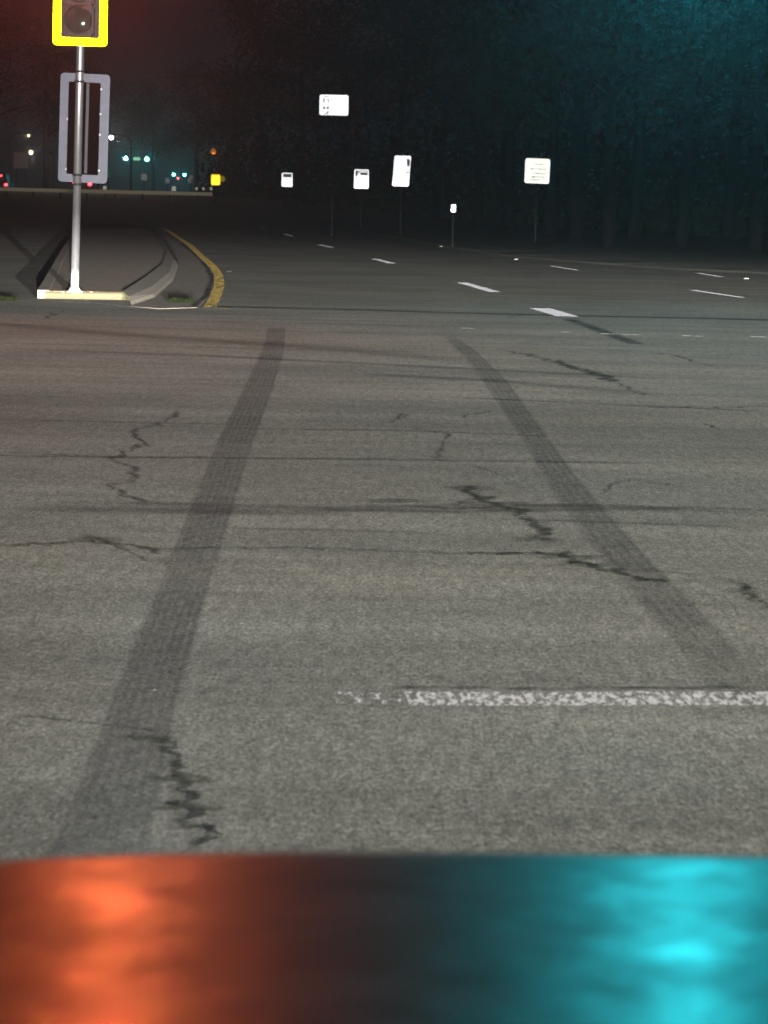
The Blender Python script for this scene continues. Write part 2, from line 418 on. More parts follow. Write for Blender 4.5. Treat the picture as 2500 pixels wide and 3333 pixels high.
streaks = [([(-200, 1040), (400, 1090), (1000, 1130), (1700, 1190)], .85), ([(-100, 1130), (700, 1160), (1300, 1190), (2300, 1240)], .35),
           ([(-100, 1485), (700, 1492), (1500, 1500), (2300, 1512)], .14), ([(100, 1632), (1100, 1655), (1900, 1650), (2600, 1672)], .22),
           ([(600, 1395), (1300, 1402), (1900, 1425)], .10), ([(1400, 1290), (2000, 1318), (2600, 1345)], .18),
           ([(1600, 1690), (2500, 1720)], .10), ([(900, 1660), (1500, 1668), (2300, 1655)], .16), ([(0, 1655), (600, 1665), (1200, 1672)], .30),
           ([(-100, 1365), (500, 1378), (900, 1385)], .12), ([(1100, 1215), (1600, 1240), (2200, 1290)], .45), ([(700, 1720), (1400, 1735)], .08)]
for i, (p, w) in enumerate(streaks):
    P = poly(p, 6); ribbon_mesh(P, [w]*len(P), 'tyre_streak', M['rubber_streak'], .0015 + .0001*i)
seams = [([(640, 997), (1100, 1008), (1500, 1020), (1900, 1030), (2300, 1038), (2700, 1048)], .42),
         ([(1850, 1040), (1920, 1065), (2000, 1095), (2075, 1123)], .25)]
for i, (p, w) in enumerate(seams):
    P = poly(p, 8, .012, i); ribbon_mesh(P, [w]*len(P), 'road_seam', M['seam_and_shadow'], .0042 + .0002*i)
seams.append(([(-100, 1484), (400, 1492), (900, 1495), (1420, 1500)], .05)); seams.append(([(1280, 1650), (1500, 1662), (1700, 1650), (1930, 1648), (2150, 1656), (2600, 1668)], .04))
for i, (p, w) in enumerate(seams[2:]):
    P = poly(p, 10, .02, i+40); ribbon_mesh(P, [w*random.Random(j).uniform(.4, 1.4) for j in range(len(P))], 'road_seam', M['crack_faint'], .0046 + .0001*i)
cracks = [  # traced polyline, width, material
    ([(0, 1783), (130, 1775), (300, 1768), (400, 1775), (470, 1788), (540, 1806)], .036, 'crack'),
    ([(560, 1792), (700, 1789), (900, 1789), (1150, 1793), (1250, 1798), (1500, 1806), (1700, 1808), (1850, 1806)], .034, 'crack'),
    ([(1540, 1580), (1530, 1600), (1565, 1622), (1640, 1655), (1700, 1680), (1760, 1712), (1800, 1732), (1750, 1768)], .060, 'crack'),
    ([(1840, 1795), (1860, 1830), (1930, 1855), (2010, 1866), (2110, 1893), (2170, 1896)], .045, 'crack'),
    ([(1980, 1860), (2170, 1866), (2350, 1888), (2420, 1912), (2440, 1945)], .022, 'crack_faint'),
    ([(2400, 1900), (2420, 1935), (2460, 1962), (2560, 1990)], .040, 'crack'),
    ([(1310, 1655), (1480, 1648), (1560, 1625), (1530, 1600)], .030, 'crack_faint'),
    ([(1600, 1340), (1545, 1350), (1490, 1362)], .035, 'crack_faint'),
    ([(1640, 1140), (1700, 1155), (1800, 1178), (1900, 1208), (1975, 1232), (2000, 1248)], .10, 'crack_faint'),
    ([(1795, 1175), (1870, 1195), (1950, 1225), (1995, 1247)], .12, 'crack'),
    ([(2000, 1248), (2060, 1275), (2110, 1292)], .05, 'crack_faint'),
    ([(1960, 1140), (2050, 1145), (1800, 1136)], .035, 'crack_faint'),
    ([(2140, 1150), (2200, 1162), (2290, 1190), (2340, 1196)], .05, 'crack_faint'),
    ([(1330, 1395), (1400, 1405), (1455, 1418), (1425, 1490), (1400, 1498)], .035, 'crack_faint'),
    ([(0, 1478), (200, 1485), (340, 1492), (400, 1494)], .035, 'crack_faint'),
    ([(400, 1494), (370, 1498), (430, 1465), (480, 1450), (430, 1410), (520, 1385), (600, 1340)], .045, 'crack_faint'),
    ([(370, 1498), (400, 1520), (460, 1530), (420, 1570), (350, 1590), (460, 1635), (450, 1650)], .040, 'crack_faint'),
    ([(1400, 1498), (1500, 1512), (1640, 1552)], .03, 'crack_faint'),
    ([(1960, 1612), (2000, 1585), (2060, 1565), (2160, 1582), (2220, 1590)], .030, 'crack_faint'),
    ([(2290, 1382), (2350, 1400)], .04, 'crack_faint'), ([(2090, 1330), (2240, 1328), (2400, 1330), (2560, 1320)], .05, 'crack_faint'),
    ([(60, 2335), (200, 2352), (350, 2368), (500, 2388), (560, 2395)], .012, 'crack'),
    ([(470, 2400), (520, 2420), (560, 2440), (575, 2480), (590, 2520), (590, 2575), (640, 2600), (560, 2625), (640, 2650), (620, 2690), (690, 2715), (660, 2750), (600, 2790)], .030, 'crack'),
    ([(0, 2260), (160, 2256), (350, 2250), (520, 2246), (900, 2248), (1150, 2252)], .008, 'crack_faint'),
    ([(560, 2395), (640, 2382)], .012, 'crack_faint'),
    ([(1250, 2249), (1700, 2252), (2100, 2246), (2550, 2252)], .018, 'crack'),
    ([(1950, 1100), (2100, 1122)], .04, 'crack_faint'), ([(1650, 1035), (1700, 1028)], .05, 'crack_faint'),
    ([(130, 1040), (170, 1030), (195, 1015)], .09, 'crack_faint'), ([(1280, 1380), (1320, 1350), (1310, 1370)], .04, 'crack_faint'),
    ([(250, 1740), (330, 1760), (450, 1820), (560, 1850)], .025, 'crack_faint'),
    ([(2050, 2090), (1900, 2100), (1750, 2130)], .01, 'crack_faint')]
for i, (p, w, mt) in enumerate(cracks):
    rr = random.Random(i); seg = 7
    P = poly(p, seg, w*.75, i+10); ribbon_mesh(P, [w*rr.uniform(.35, 1.5) for _ in P], 'road_crack', M[mt], .0048 + .00007*i)
for i, (px, py, w, ln) in enumerate([(1620, 1648, .10, .5), (1665, 1668, .09, .4), (1755, 1765, .11, .25), (1855, 1822, .10, .3), (1905, 1848, .07, .3), (1540, 1600, .13, .3),
                                     (500, 2415, .07, .16), (590, 2545, .06, .2), (610, 2640, .06, .18), (640, 2560, .04, .1), (320, 1765, .12, .25), (2430, 1935, .08, .2), (555, 1800, .05, .25), (1290, 1640, .10, .4)]):
    c = at(px, py); P = [c + Vector((ln*(k/6-.5), .02*math.sin(k*2+i), 0)) for k in range(7)]
    o = ribbon_mesh(P, [w*(.5+.5*math.sin(math.pi*k/6)) for k in range(7)], 'crack_weeds', M['weeds'], .0075 + .0001*i)

# painted markings
def bar(p, q, w, mat, name='lane_marking', z=.0045):
    a, b = at(*p), at(*q); P = [a.lerp(b, k/6) for k in range(7)]; return ribbon_mesh(P, [w]*7, name, mat, z)
for p, q in (((1218, 843), (1278, 858)), ((1502, 920), (1612, 951)), ((1757, 1004), (1848, 1031)), ((1040, 797), (1082, 806)), ((925, 762), (952, 769)), ((842, 738), (865, 744))):
    bar(p, q, .26 if p[0] > 1700 else .17, M['white_paint'])
for p, q in (((1795, 866), (1880, 880)), ((2255, 945), (2415, 969)), ((2270, 889), (2350, 902))):
    bar(p, q, .11, M['white_paint'])
for p, q in (((1500, 1069), (1565, 1071)), ((1825, 1081), (1850, 1082)), ((1955, 1087), (2085, 1091)), ((2220, 1093), (2290, 1096)), ((2440, 1096), (2560, 1101)), ((-40, 753), (118, 757))):
    bar(p, q, .10, M['worn_paint'], 'crossing_line')
P = poly([(1325, 2274), (1500, 2275), (1700, 2275), (2100, 2274), (2640, 2275)], 14, .0015, 3)
ribbon_mesh(P, [.150 + .012*math.sin(i*2.3) for i in range(len(P))], 'stop_line', M['stop_paint'], .0012)
P = poly([(1090, 2270), (1200, 2274), (1345, 2275)], 12, .0015, 5)
ribbon_mesh(P, [.11 + .03*math.sin(i*1.7) for i in range(len(P))], 'stop_line', M['stop_sparse'], .0014)
P = poly([(50, 980), (200, 981), (330, 989), (470, 1004)], 8)
ribbon_mesh(P, [.09]*len(P), 'edge_line', M['edge_paint'], .0040)
P = poly([(683, 1002), (700, 970), (714, 930), (712, 895), (690, 865), (655, 835), (620, 800), (590, 780), (560, 760), (530, 742)], 6)
ribbon_mesh(P, [.15]*len(P), 'yellow_edge_line', M['yellow_paint'], .0075)

# ------------------------------------------------------------------ median island (kerb, dirt, concrete border) and its low apron
isl = empty('median_island', at(290, 960), 'raised dirt median island with a painted kerb nose under the signal pole', 'traffic island')
base = isl.location.copy()
top = .092
def L(px, py, z=0): return at(px, py, z) - base
left_e = [(160, 947), (188, 890), (222, 815), (250, 770), (272, 745)]
right_in = [(400, 950), (470, 905), (528, 860), (540, 820), (505, 770), (470, 742)]
right_out = [(424, 968), (500, 945), (560, 895), (578, 850), (545, 800), (505, 755), (480, 737)]
zt = top
dirt = [L(*p, zt) for p in left_e] + [L(*p, zt) for p in right_in[::-1]]
m = MB(); m.slab([(v.x, v.y) for v in dirt], -.02, zt); m.build('dirt_fill', M['dirt'], isl)
bo = [L(*p, zt) for p in right_in]; bi = [L(*p, zt) for p in right_out]
m = MB(); rows = []
for v, w_ in zip(bo, bi):
    q = w_.lerp(v, .25); rows.append([m.bm.verts.new((v.x+.004, v.y, zt-.01)), m.bm.verts.new((v.x+.004, v.y, zt+.012)), m.bm.verts.new((q.x, q.y, zt-.004)), m.bm.verts.new((w_.x, w_.y, .045)), m.bm.verts.new((w_.x+.02, w_.y, -.01))])
for a_, b_ in zip(rows, rows[1:]):
    for k in range(4): m.bm.faces.new((a_[k], a_[k+1], b_[k+1], b_[k]))
m.build('concrete_border', M['border'], isl)
# painted kerb nose: front face from the photo's lower line to its top
f0, f1 = L(158, 946, zt), L(402, 950, zt)
g = [Vector((f0.x-.02, f0.y, 0)), Vector((f1.x, f1.y, 0)), Vector((f1.x+.14, f1.y-.22, 0))]
m = MB()
prev = None
for i, q in enumerate(g):
    prof = [(0, -.02), (-.012, zt*.7), (.008, zt-.014), (.04, zt-.004), (.13, zt+.002), (.20, zt-.01)]
    row = [m.bm.verts.new((q.x, q.y - .12 + a, b)) for a, b in prof]
    if prev:
        for k in range(len(prof)-1): m.bm.faces.new((prev[k], prev[k+1], row[k+1], row[k]))
    prev = row
m.build('kerb_nose', M['kerb_paint'], isl)
m = MB(); lk = [L(*p, zt) for p in left_e]
for i in range(len(lk)-1):
    a, b = lk[i], lk[i+1]; d = Vector((b.x-a.x, b.y-a.y)).normalized(); s = Vector((d.y, -d.x))
    m.slab([(a.x-s.x*.0, a.y), (b.x, b.y), (b.x-s.x*.14, b.y-s.y*.14), (a.x-s.x*.14, a.y-s.y*.14)], -.02, zt+.010)
m.build('side_kerb', M['apron'], isl)

ap = [(420, 992), (520, 1000), (640, 996), (682, 960), (694, 905), (672, 862), (635, 822), (590, 790), (545, 760), (490, 738), (500, 760), (556, 812), (584, 860), (566, 902), (502, 955)]
m = MB(); pl = [at(*p, .02) for p in ap]; c = pl[0].copy()
m.slab([(v.x-c.x, v.y-c.y) for v in pl], -.02, .005)
tag(m.build('concrete_apron', M['apron'], loc=(c.x, c.y, 0)), kind='structure')
P = poly([(520, 1003), (630, 1000), (676, 962), (690, 905), (668, 862), (630, 822), (590, 792)], 6, .02, 8)
ribbon_mesh(P, [.13]*len(P), 'apron_shadow_line', M['seam_and_shadow'], .0062)  # dark ribbon painted as the shadow line along the apron's outer edge

# weeds beside the island
def tuft(px, py, n, r, h, label, seed):
    rr = random.Random(seed); m = MB()
    for _ in range(n):
        a = rr.uniform(0, 6.28); d = r*math.sqrt(rr.random()); x, y = d*math.cos(a), d*.7*math.sin(a)
        hh = h*rr.uniform(.4, 1); lx, ly = rr.uniform(-.05, .05), rr.uniform(-.04, .04); t = rr.uniform(0, 3.14); w = .006
        v = [m.bm.verts.new(q) for q in ((x-w*math.cos(t), y-w*math.sin(t), 0), (x+w*math.cos(t), y+w*math.sin(t), 0), (x+lx*.5+w*.6, y+ly*.5, hh*.6), (x+lx, y+ly, hh))]
        m.bm.faces.new(v[:3]); m.bm.faces.new((v[0], v[2], v[3]))
    o = m.build('weed_tuft', M['tuft'], loc=at(px, py)); tag(o, label, 'weed', 'weeds by the island')
tuft(592, 985, 170, .17, .075, 'dark green weed tuft growing in the gutter between island and yellow line', 1)
tuft(22, 978, 120, .16, .07, 'low weed tuft at the left edge of the picture before the island', 2)
tuft(200, 925, 160, .12, .12, 'small weeds growing at the left kerb of the dirt island', 3)

def chip(px, py, s, mat, label):
    m = MB(); rr = random.Random(int(px)); P = [(s*(.7+.5*rr.random())*math.cos(R(60*k)), s*.8*(.6+.5*rr.random())*math.sin(R(60*k))) for k in range(6)]
    m.slab(P, 0, .0008); tag(m.build('road_debris', mat, loc=at(px, py, .003)), label, 'debris', 'scraps lying on the asphalt')
M['chip'] = plain('pale_chip', (.22, .24, .21), .8, spec=.1)
M['yellow_scrap'] = plain('yellow_scrap', (.25, .17, .04), .7, spec=.1)
chip(737, 1004, .085, M['yellow_scrap'], 'small yellow scrap on the road right of the yellow line end')
chip(750, 884, .05, M['chip'], 'pale scrap on the road beside the bend of the yellow line')
chip(948, 1453, .006, M['chip'], 'tiny white chip on the asphalt right of the left tyre mark')
chip(1212, 2255, .008, M['chip'], 'tiny pale green chip at the left end of the stop line')
chip(505, 2245, .008, M['chip'], 'tiny pale chip inside the left tyre mark')
# raised pavement markers
def stud(px, py, label):
    t = empty('road_stud', at(px, py, 0), label, 'road stud', 'raised reflectors on the road')
    m = MB(); m.prism([(-.05, 0), (.05, 0), (.035, .018), (-.035, .018)], .10); m.build('stud_base', M['kerb_paint'], t)
    m = MB(); m.box((0, -.003, .009), (.06, .004, .010)); m.build('reflector', M['stud_sheet'], t)
M['stud_sheet'] = retro('stud_reflector', (.9, 1, .9), gain=.002, base=.06)
stud(1680, 845, 'small white road stud left of the shorter right lane dash')
stud(2430, 908, 'small white road stud at the far right by the grass verge')
stud(1436, 803, 'small white road stud below the small white marker post')

# ------------------------------------------------------------------ the signal pole on the island
PB = at(243, 952, zt)                         # pole foot
Zp = PB.y
ptop = far(268, -560, Zp)
sp = empty('traffic_signal', PB, 'galvanised pole on the dirt island carrying a red signal with yellow bordered backplate', 'traffic signal')
def S(px, py, dy=0.0): v = far(px, py, Zp) - PB; return Vector((v.x, dy, v.z))
pdir = (S(262, 155) - S(243, 952)).normalized()
ppos = lambda z: Vector((pdir.x/pdir.z*z, 0, z))
m = MB(); m.path([ppos(0), ppos(5.6)], [.047, .045], 28); m.build('pole', M['steel'], sp)
m = MB(); m.tube((0, 0, 0), (0, 0, .02), .10, .10, 24); m.tube((0, 0, .02), (0, 0, .06), .075, .056, 24); m.build('base_plate', M['steel'], sp)
SC = Zp/F                                     # metres per picture pixel at the pole
def px2(px, py): v = S(px, py); return v.x, v.z
# front signal head
bl, br, bb = px2(183, 100)[0], px2(357, 100)[0], px2(270, 152)[1]
bw = br - bl; bh = 1.26; cx = (bl+br)/2; cz = bb + bh/2
head_y = -.20
bp_ = MB(); bp_.prism(rrect(bw, bh, .045), .006)
bpo = bp_.build('backplate', M['housing'], sp, loc=(cx, head_y+.02, cz), rot=(0, R(.8), 0))
m = MB(); m.ring(rrect(bw, bh, .045), rrect(bw-.176, bh-.176, .006), .004)
m.build('reflective_border', M['yellow_sheet'], bpo, loc=(0, -.006, 0))
hw = .345
hs = MB()
for k in range(3): hs.box((0, -.02, (k-1)*.352), (hw, .20, .345), bev=.02)
hso = hs.build('signal_housing', M['housing'], sp, loc=(cx, head_y, cz), rot=(0, R(.8), 0))
def lens(parent, loc, r, mat, name='lens', face=-1):
    m = MB(); n = 32; prev = None
    for j in range(6):
        t = j/5*R(62); rr_, yy = r*math.sin(t)/math.sin(R(62)), -(math.cos(t)-math.cos(R(62)))*r*.45
        row = [m.bm.verts.new((rr_*math.cos(2*math.pi*i/n), yy*-face*1.0 if face > 0 else yy, rr_*math.sin(2*math.pi*i/n))) for i in range(n)] if j else [m.bm.verts.new((0, yy, 0))]
        if prev:
            for i in range(n):
                if len(prev) == 1: m.bm.faces.new((prev[0], row[i], row[(i+1) % n]))
                else: m.bm.faces.new((prev[i], row[i], row[(i+1) % n], prev[(i+1) % n]))
        prev = row
    return m.build(name, mat, parent, loc=loc, smooth=True)
def visor(parent, loc, r, ln, mat, tunnel=False):
    m = MB(); n = 28; A = []
    if tunnel:
        m.ring([(r*math.cos(2*math.pi*i/n), r*math.sin(2*math.pi*i/n)) for i in range(n)], [((r-.006)*math.cos(2*math.pi*i/n), (r-.006)*math.sin(2*math.pi*i/n)) for i in range(n)], -ln)
        return m.build('visor', mat, parent, loc=loc, smooth=True)
    for i in range(n+1):
        t = R(-52 + 284*i/n); A.append([m.bm.verts.new((q*math.cos(t), y, q*math.sin(t))) for q, y in ((r, 0), (r, -ln*(.55+.45*math.sin(max(t, 0)) if 0 < t < math.pi else .5)), (r-.005, -ln*(.55+.45*math.sin(max(t, 0)) if 0 < t < math.pi else .5)), (r-.005, 0))])
    for i in range(n):
        for k in range(3): m.bm.faces.new((A[i][k], A[i][k+1], A[i+1][k+1], A[i+1][k]))
    return m.build('visor', mat, parent, loc=loc, smooth=True)
for k, mt in ((0, 'dark_lens'), (1, 'dark_lens'), (2, 'red_lens')):
    lens(hso, (0, -.122, (k-1)*.352), .152, M[mt])
    visor(hso, (0, -.121, (k-1)*.352), .160, .22 if k else .10, M['housing'])
for z in (-.45, .45): m = MB(); m.box((0, .12, z), (.05, .14, .05)); m.build('bracket', M['band'], hso)
# the second head, facing away: grey backplate, dark housing back
gl, gr = px2(181, 560)[0], px2(342, 560)[0]; gt, gb = px2(265, 237)[1], px2(265, 594)[1]
gw, gh = gr-gl, gt-gb; gx, gz = (px2(188, 400)[0]+px2(346, 400)[0])/2, (gt+gb)/2
ry = R(1.7)
m = MB(); m.prism(rrect(gw, gh, .045), .006)
rb = m.build('rear_backplate', M['aluminium'], sp, loc=(gx, .16, gz), rot=(0, ry, 0))
wi, hi_ = 100*SC, 292*SC; oz = -(415-425)*SC*0
m = MB(); m.box((-.0, .06, -.005), (wi, .12, hi_), bev=.006); m.build('recessed_housing', M['matte_black'], rb, loc=(.0, -.066, 0))
m = MB(); m.box((0, 0, 0), (.035, .012, hi_*.98), bev=.004); m.build('housing_rib', M['band'], rb, loc=(.045, -.074, 0))
for (bx, bz) in ((-.5, .09), (-.5, -.44), (.5, .42), (.5, .16), (.5, -.06), (.5, -.44)):
    m = MB(); m.tube((0, 0, 0), (0, -.016, 0), .016, .012, 10); m.build('bolt', M['bolt'], rb, loc=(bx*(wi+.02), -.002, bz*hi_*1.03))
for py in (233, 266, 570, 601):
    z = px2(265, py)[1]; p = ppos(z); m = MB(); m.tube(p - Vector((0, 0, .012)), p + Vector((0, 0, .012)), .056, .056, 24); m.build('clamp_band', M['band'], sp)
    if py in (266, 570):
        m = MB(); m.box((p.x, .10, z), (.04, .11, .03)); m.build('bracket', M['band'], sp)

# ------------------------------------------------------------------ white signs
def sign_post(top, gz, w=.05):
    m = MB(); m.box((0, 0, (top+gz)/2), (w, .03, top-gz)); m.box((w*.35, .02, (top+gz)/2), (w*.25, .02, top-gz)); return m
def sign(x0, x1, y0, y1, Y, label, sheetm, marks=None, skew=0, rot=0, rz=0, post='post', name='road_sign', cat='sign', group='white signs ahead'):
    c = far((x0+x1)/2, (y0+y1)/2, Y); k = Y/F; w, h = (x1-x0)*k, (y1-y0)*k
    g = hgt(Y) if c.x < 6 else hgt(Y) + .1
    t = empty(name, (c.x, Y, g), label, cat, group)
    m = sign_post(c.z - g + h*.35, -.2); m.build('post', M['far_steel'], t, loc=(0, .05, 0))
    m = MB(); out = [(x + z*skew, z) for x, z in rrect(w, h, min(w, h)*.09)]
    m.prism(out, .004); p = m.build('panel', sheetm, t, loc=(0, 0, c.z-g), rot=(0, R(rot), R(rz)))
    if marks:
        for (mm, shapes) in marks:
            q = MB()
            for s_ in shapes:
                vs = [q.bm.verts.new((u*w + v*h*skew, 0, v*h)) for u, v in s_]; q.bm.faces.new(vs)
            q.build('lettering', mm, p, loc=(0, -.004, 0))
    return t
def rc(a, b, c, d): return [(a, b), (c, b), (c, d), (a, d)]
# overhead plate with a black chequered strip
sign(1041, 1133, 310, 374, 70, 'white horizontal plate high above the road with a black patterned strip at its left', M['white_sheet'],
     [(M['black'], [rc(-.36, .44, -.18, .40), rc(-.36, -.46, -.18, -.42), rc(-.37, .34, -.33, .10)[:4], [(-.37, .32), (-.30, .32), (-.37, .12)], [(-.18, .30), (-.18, .05), (-.24, .30)],
                    [(-.37, -.02), (-.28, -.18), (-.37, -.24)], [(-.18, -.02), (-.27, -.16), (-.18, -.24)], [(-.18, -.26), (-.18, -.40), (-.28, -.38)], rc(-.265, .14, -.25, .08)])])
sign(1281, 1334, 508, 605, 75, 'tall narrow white sign right of the middle of the far road', M['white_sheet'],
     [(M['dim_sheet'], [[(.26, .42), (.46, .36), (.46, .14), (.30, .18)], rc(.22, .06, .46, .04), rc(.28, -.02, .46, -.06), rc(.36, -.12, .46, -.14), [(-.26, -.03), (-.10, .06), (-.13, .05), (-.20, -.03)], [(-.10, .0), (.02, -.04), (-.04, -.05)]])], skew=.06)
sign(1153, 1200, 552, 613, 88, 'white sign with dark figures on its upper band, left of the tall narrow sign', M['white_sheet'],
     [(M['black'], [rc(-.40, .43, .42, .40), rc(.37, .40, .42, .22), rc(-.08, .24, .42, .20), rc(-.14, .34, .34, .31), [(-.40, .40), (-.22, .40), (-.34, .10), (-.40, .12)], [(-.16, .40), (-.10, .40), (-.30, .16), (-.34, .16)]]),
      (M['dim_sheet'], [rc(-.08, .31, .36, .24)])])
sign(917, 952, 563, 607, 112, 'smallest and leftmost of the white signs ahead, grey band across its top', M['white_sheet'],
     [(M['dim_sheet'], [rc(-.36, .42, .40, .18)]), (M['black'], [[(-.36, .42), (-.30, .42), (-.36, .12)]])])
letters = []
rr = random.Random(5)
for row, (v, a, b, hh) in enumerate(((.28, -.1, .28, .035), (.10, -.28, .36, .05), (-.08, -.18, .32, .05), (-.22, -.2, .3, .06), (-.34, -.30, .30, .05))):
    u = a
    while u < b:
        w_ = rr.uniform(.05, .12); letters.append(rc(u, v, min(u+w_, b), v-hh*rr.uniform(.4, 1))); u += w_ + rr.uniform(.02, .06)
sign(1709, 1789, 517, 596, 64, 'square cream white sign with faded lettering alone on the right before the trees', M['cream_sheet'], [(M['cream_mark'], letters)], rot=1.2)
# small marker post
c = far(1476, 678, 57); t = empty('marker_post', (c.x, 57, .05), 'thin dark marker post with one small white reflector at the right roadside', 'marker post')
m = MB(); m.box((0, .02, c.z/2-.05), (.05, .02, c.z+.1)); m.build('post', M['far_steel'], t)
m = MB(); m.prism(rrect(.115, .20, .03), .004); m.build('reflector', M['white_sheet'], t, loc=(0, 0, c.z-.05), rot=(0, R(3), 0))

# ------------------------------------------------------------------ guard rail and what stands beyond
a, b = far(-260, 609, 150), far(692, 632, 146)
gr_ = empty('guard_rail', (a.x, a.y, hgt(a.y)), 'long pale steel guard rail across the far left ending at the yellow markers', 'guard rail')
d = b - a; ln = Vector((d.x, d.y, 0)).length; ang = math.atan2(d.y, d.x); gz0 = hgt(a.y)
gr_.rotation_euler = (0, 0, ang)
zr = a.z - gz0; sl = ((b.z-gz0)-zr)/ln
m = MB(); prof = [(-.02, .12), (.05, .08), (.05, .04), (-.03, 0), (.05, -.04), (.05, -.08), (-.02, -.12)]
rows = []
for i in range(25):
    x = ln*i/24; rows.append([m.bm.verts.new((x, -p_, zr + sl*x + q_)) for p_, q_ in prof])
for i in range(24):
    for k in range(6): m.bm.faces.new((rows[i][k], rows[i][k+1], rows[i+1][k+1], rows[i+1][k]))
m.build('rail', M['rail'], gr_)
k = 0
while k*2 < ln:
    x = k*2.0; m = MB(); m.box((x+.4, .12, (zr+sl*x)/2-.15), (.10, .14, zr+sl*x+.3)); m.build('post', M['far_steel'], gr_); k += 1
def small_marker(px, py, Y, s, mat, name, label, cat, group=None, shape='rect'):
    c = far(px, py, Y); g = hgt(Y); t = empty(name, (c.x, Y, g), label, cat, group)
    m = MB(); m.tube((0, .03, -.2), (0, .03, c.z-g), .03, .03, 8); m.build('post', M['far_steel'], t)
    m = MB()
    if shape == 'rect': m.prism(rrect(s, s*1.15, s*.15), .004)
    else: m.prism([(s*.55*math.cos(R(45*i+22)), s*.55*math.sin(R(45*i+22))) for i in range(8)], .004)
    m.build('panel', mat, t, loc=(0, 0, c.z-g)); return t
M['mid_yellow'] = retro('yellow_marker', (1.0, .78, .04), gain=.8, rough=.3)
M['dull_yellow'] = retro('dull_yellow_marker', (.8, .62, .05), gain=.10, rough=.3)
M['mid_white'] = retro('small_white_sheet', (.85, .9, 1.0), gain=.06, rough=.3)
small_marker(702, 585, 145, .62, M['mid_yellow'], 'yellow_marker', 'larger bright yellow marker at the end of the guard rail', 'road marker', 'yellow markers at the rail end')
small_marker(723, 582, 148, .42, M['dull_yellow'], 'yellow_marker', 'smaller dull yellow eight sided marker right of the bright one', 'road marker', 'yellow markers at the rail end', 'oct')
small_marker(469, 576, 170, .46, M['mid_white'], 'road_sign', 'small grey white sign standing alone between the two pairs of green lights', 'sign', 'small far signs')
small_marker(545, 588, 200, .42, M['mid_white'], 'road_sign', 'tiny white sign just left of the farther pair of green lights', 'sign', 'small far signs')
small_marker(623, 576, 200, .30, M['mid_white'], 'road_sign', 'tiny white sign right of the farther pair of green lights, upper one', 'sign', 'small far signs')
small_marker(619, 588, 205, .40, M['mid_white'], 'road_sign', 'tiny white sign right of the farther pair of green lights, lower one', 'sign', 'small far signs')
M['rail_refl'] = retro('rail_reflector', (1, .97, .85), gain=.10, rough=.3)
for px, py, s, w in ((341, 612, .26, 'right of the lone red tail light'), (566, 614, .30, 'under the farther green lights'), (640, 614, .16, 'leftmost of three near the rail end'), (662, 614, .16, 'middle one of three near the rail end'), (687, 614, .18, 'rightmost of three near the rail end')):
    small_marker(px, py, 151, s, M['rail_refl'], 'reflector_post', 'small white reflector behind the guard rail, ' + w, 'reflector', 'reflectors along the guard rail')
small_marker(352, 566, 160, .5, M['dim_green'] if 'dim_green' in M else retro('dull_green_sheet', (.1, .5, .4), gain=.01), 'road_sign', 'dull green sign half hidden by the right edge of the grey signal backplate', 'sign', 'small far signs')

# far traffic signals on mast arms
def far_signal(pairs, Y, polepx, armh, labels, mast_label, lit='far_green', name='far'):
    zs = [far(px, py, Y) for px, py in pairs]
    g = hgt(Y); pole = far(polepx, 600, Y)
    t = empty('signal_mast', (pole.x, Y+.2, g), mast_label, 'signal mast', 'dark signal masts far away')
    az = max(z.z for z in zs) + armh - g
    m = MB(); m.tube((0, 0, -.2), (0, 0, az+.2), .12, .09, 12); m.build('pole', M['far_steel'], t)
    xe = (max if polepx < pairs[0][0] else min)([z.x for z in zs]) - pole.x
    m = MB(); m.tube((0, 0, az), (xe*1.05, 0, az+.15), .08, .05, 10); m.build('arm', M['far_steel'], t)
    for z, lb in zip(zs, labels):
        s = empty('traffic_signal', (z.x, Y, z.z), lb, 'traffic signal', 'far traffic signals')
        m = MB()
        for k in range(3): m.box((0, .12, k*.36), (.34, .2, .35), bev=.02)
        m.build('signal_housing', M['housing'], s)
        lens(s, (0, .01, 0), .24, M[lit]); lens(s, (0, .01, .36), .15, M['dark_lens']); lens(s, (0, .01, .72), .15, M['dark_lens'])
        m = MB(); m.box((0, .2, 1.1), (.05, .05, .6)); m.build('hanger', M['far_steel'], s)
far_signal([(409, 516), (478, 518)], 300, 318, 1.3, ['far signal showing green, leftmost of the four green lights', 'far signal showing green, right of the pale green name plate'],
           'far mast arm carrying the two upper left green signals')
far_signal([(566, 568), (601, 570)], 480, 655, 1.3, ['farther signal showing green, left of the lower right pair', 'farther signal showing green, rightmost of the four green lights'],
           'farthest mast arm carrying the two lower right green signals')
c = far(445, 517, 300); t = empty('name_plate', (c.x, 300, c.z), 'pale green street name plate between the two upper left green lights', 'street sign')
m = MB(); m.prism(rrect(1.0, .44, .1), .03); m.build('panel', M['green_sign'], t)
m = MB(); m.box((0, .08, .7), (.05, .05, 1.2)); m.build('hanger', M['far_steel'], t)
c = far(579, 580, 470); s = empty('warning_beacon', (c.x, 470, hgt(470)), 'red light under the farther left green signal', 'beacon')
m = MB(); m.tube((0, .1, -.2), (0, .1, c.z-hgt(470)), .06, .06, 10); m.build('post', M['far_steel'], s)
m = MB(); m.box((0, .12, c.z-hgt(470)), (.5, .2, .5), bev=.03); m.build('signal_housing', M['housing'], s)
lens(s, (0, .01, c.z-hgt(470)), .2, M['far_red'])

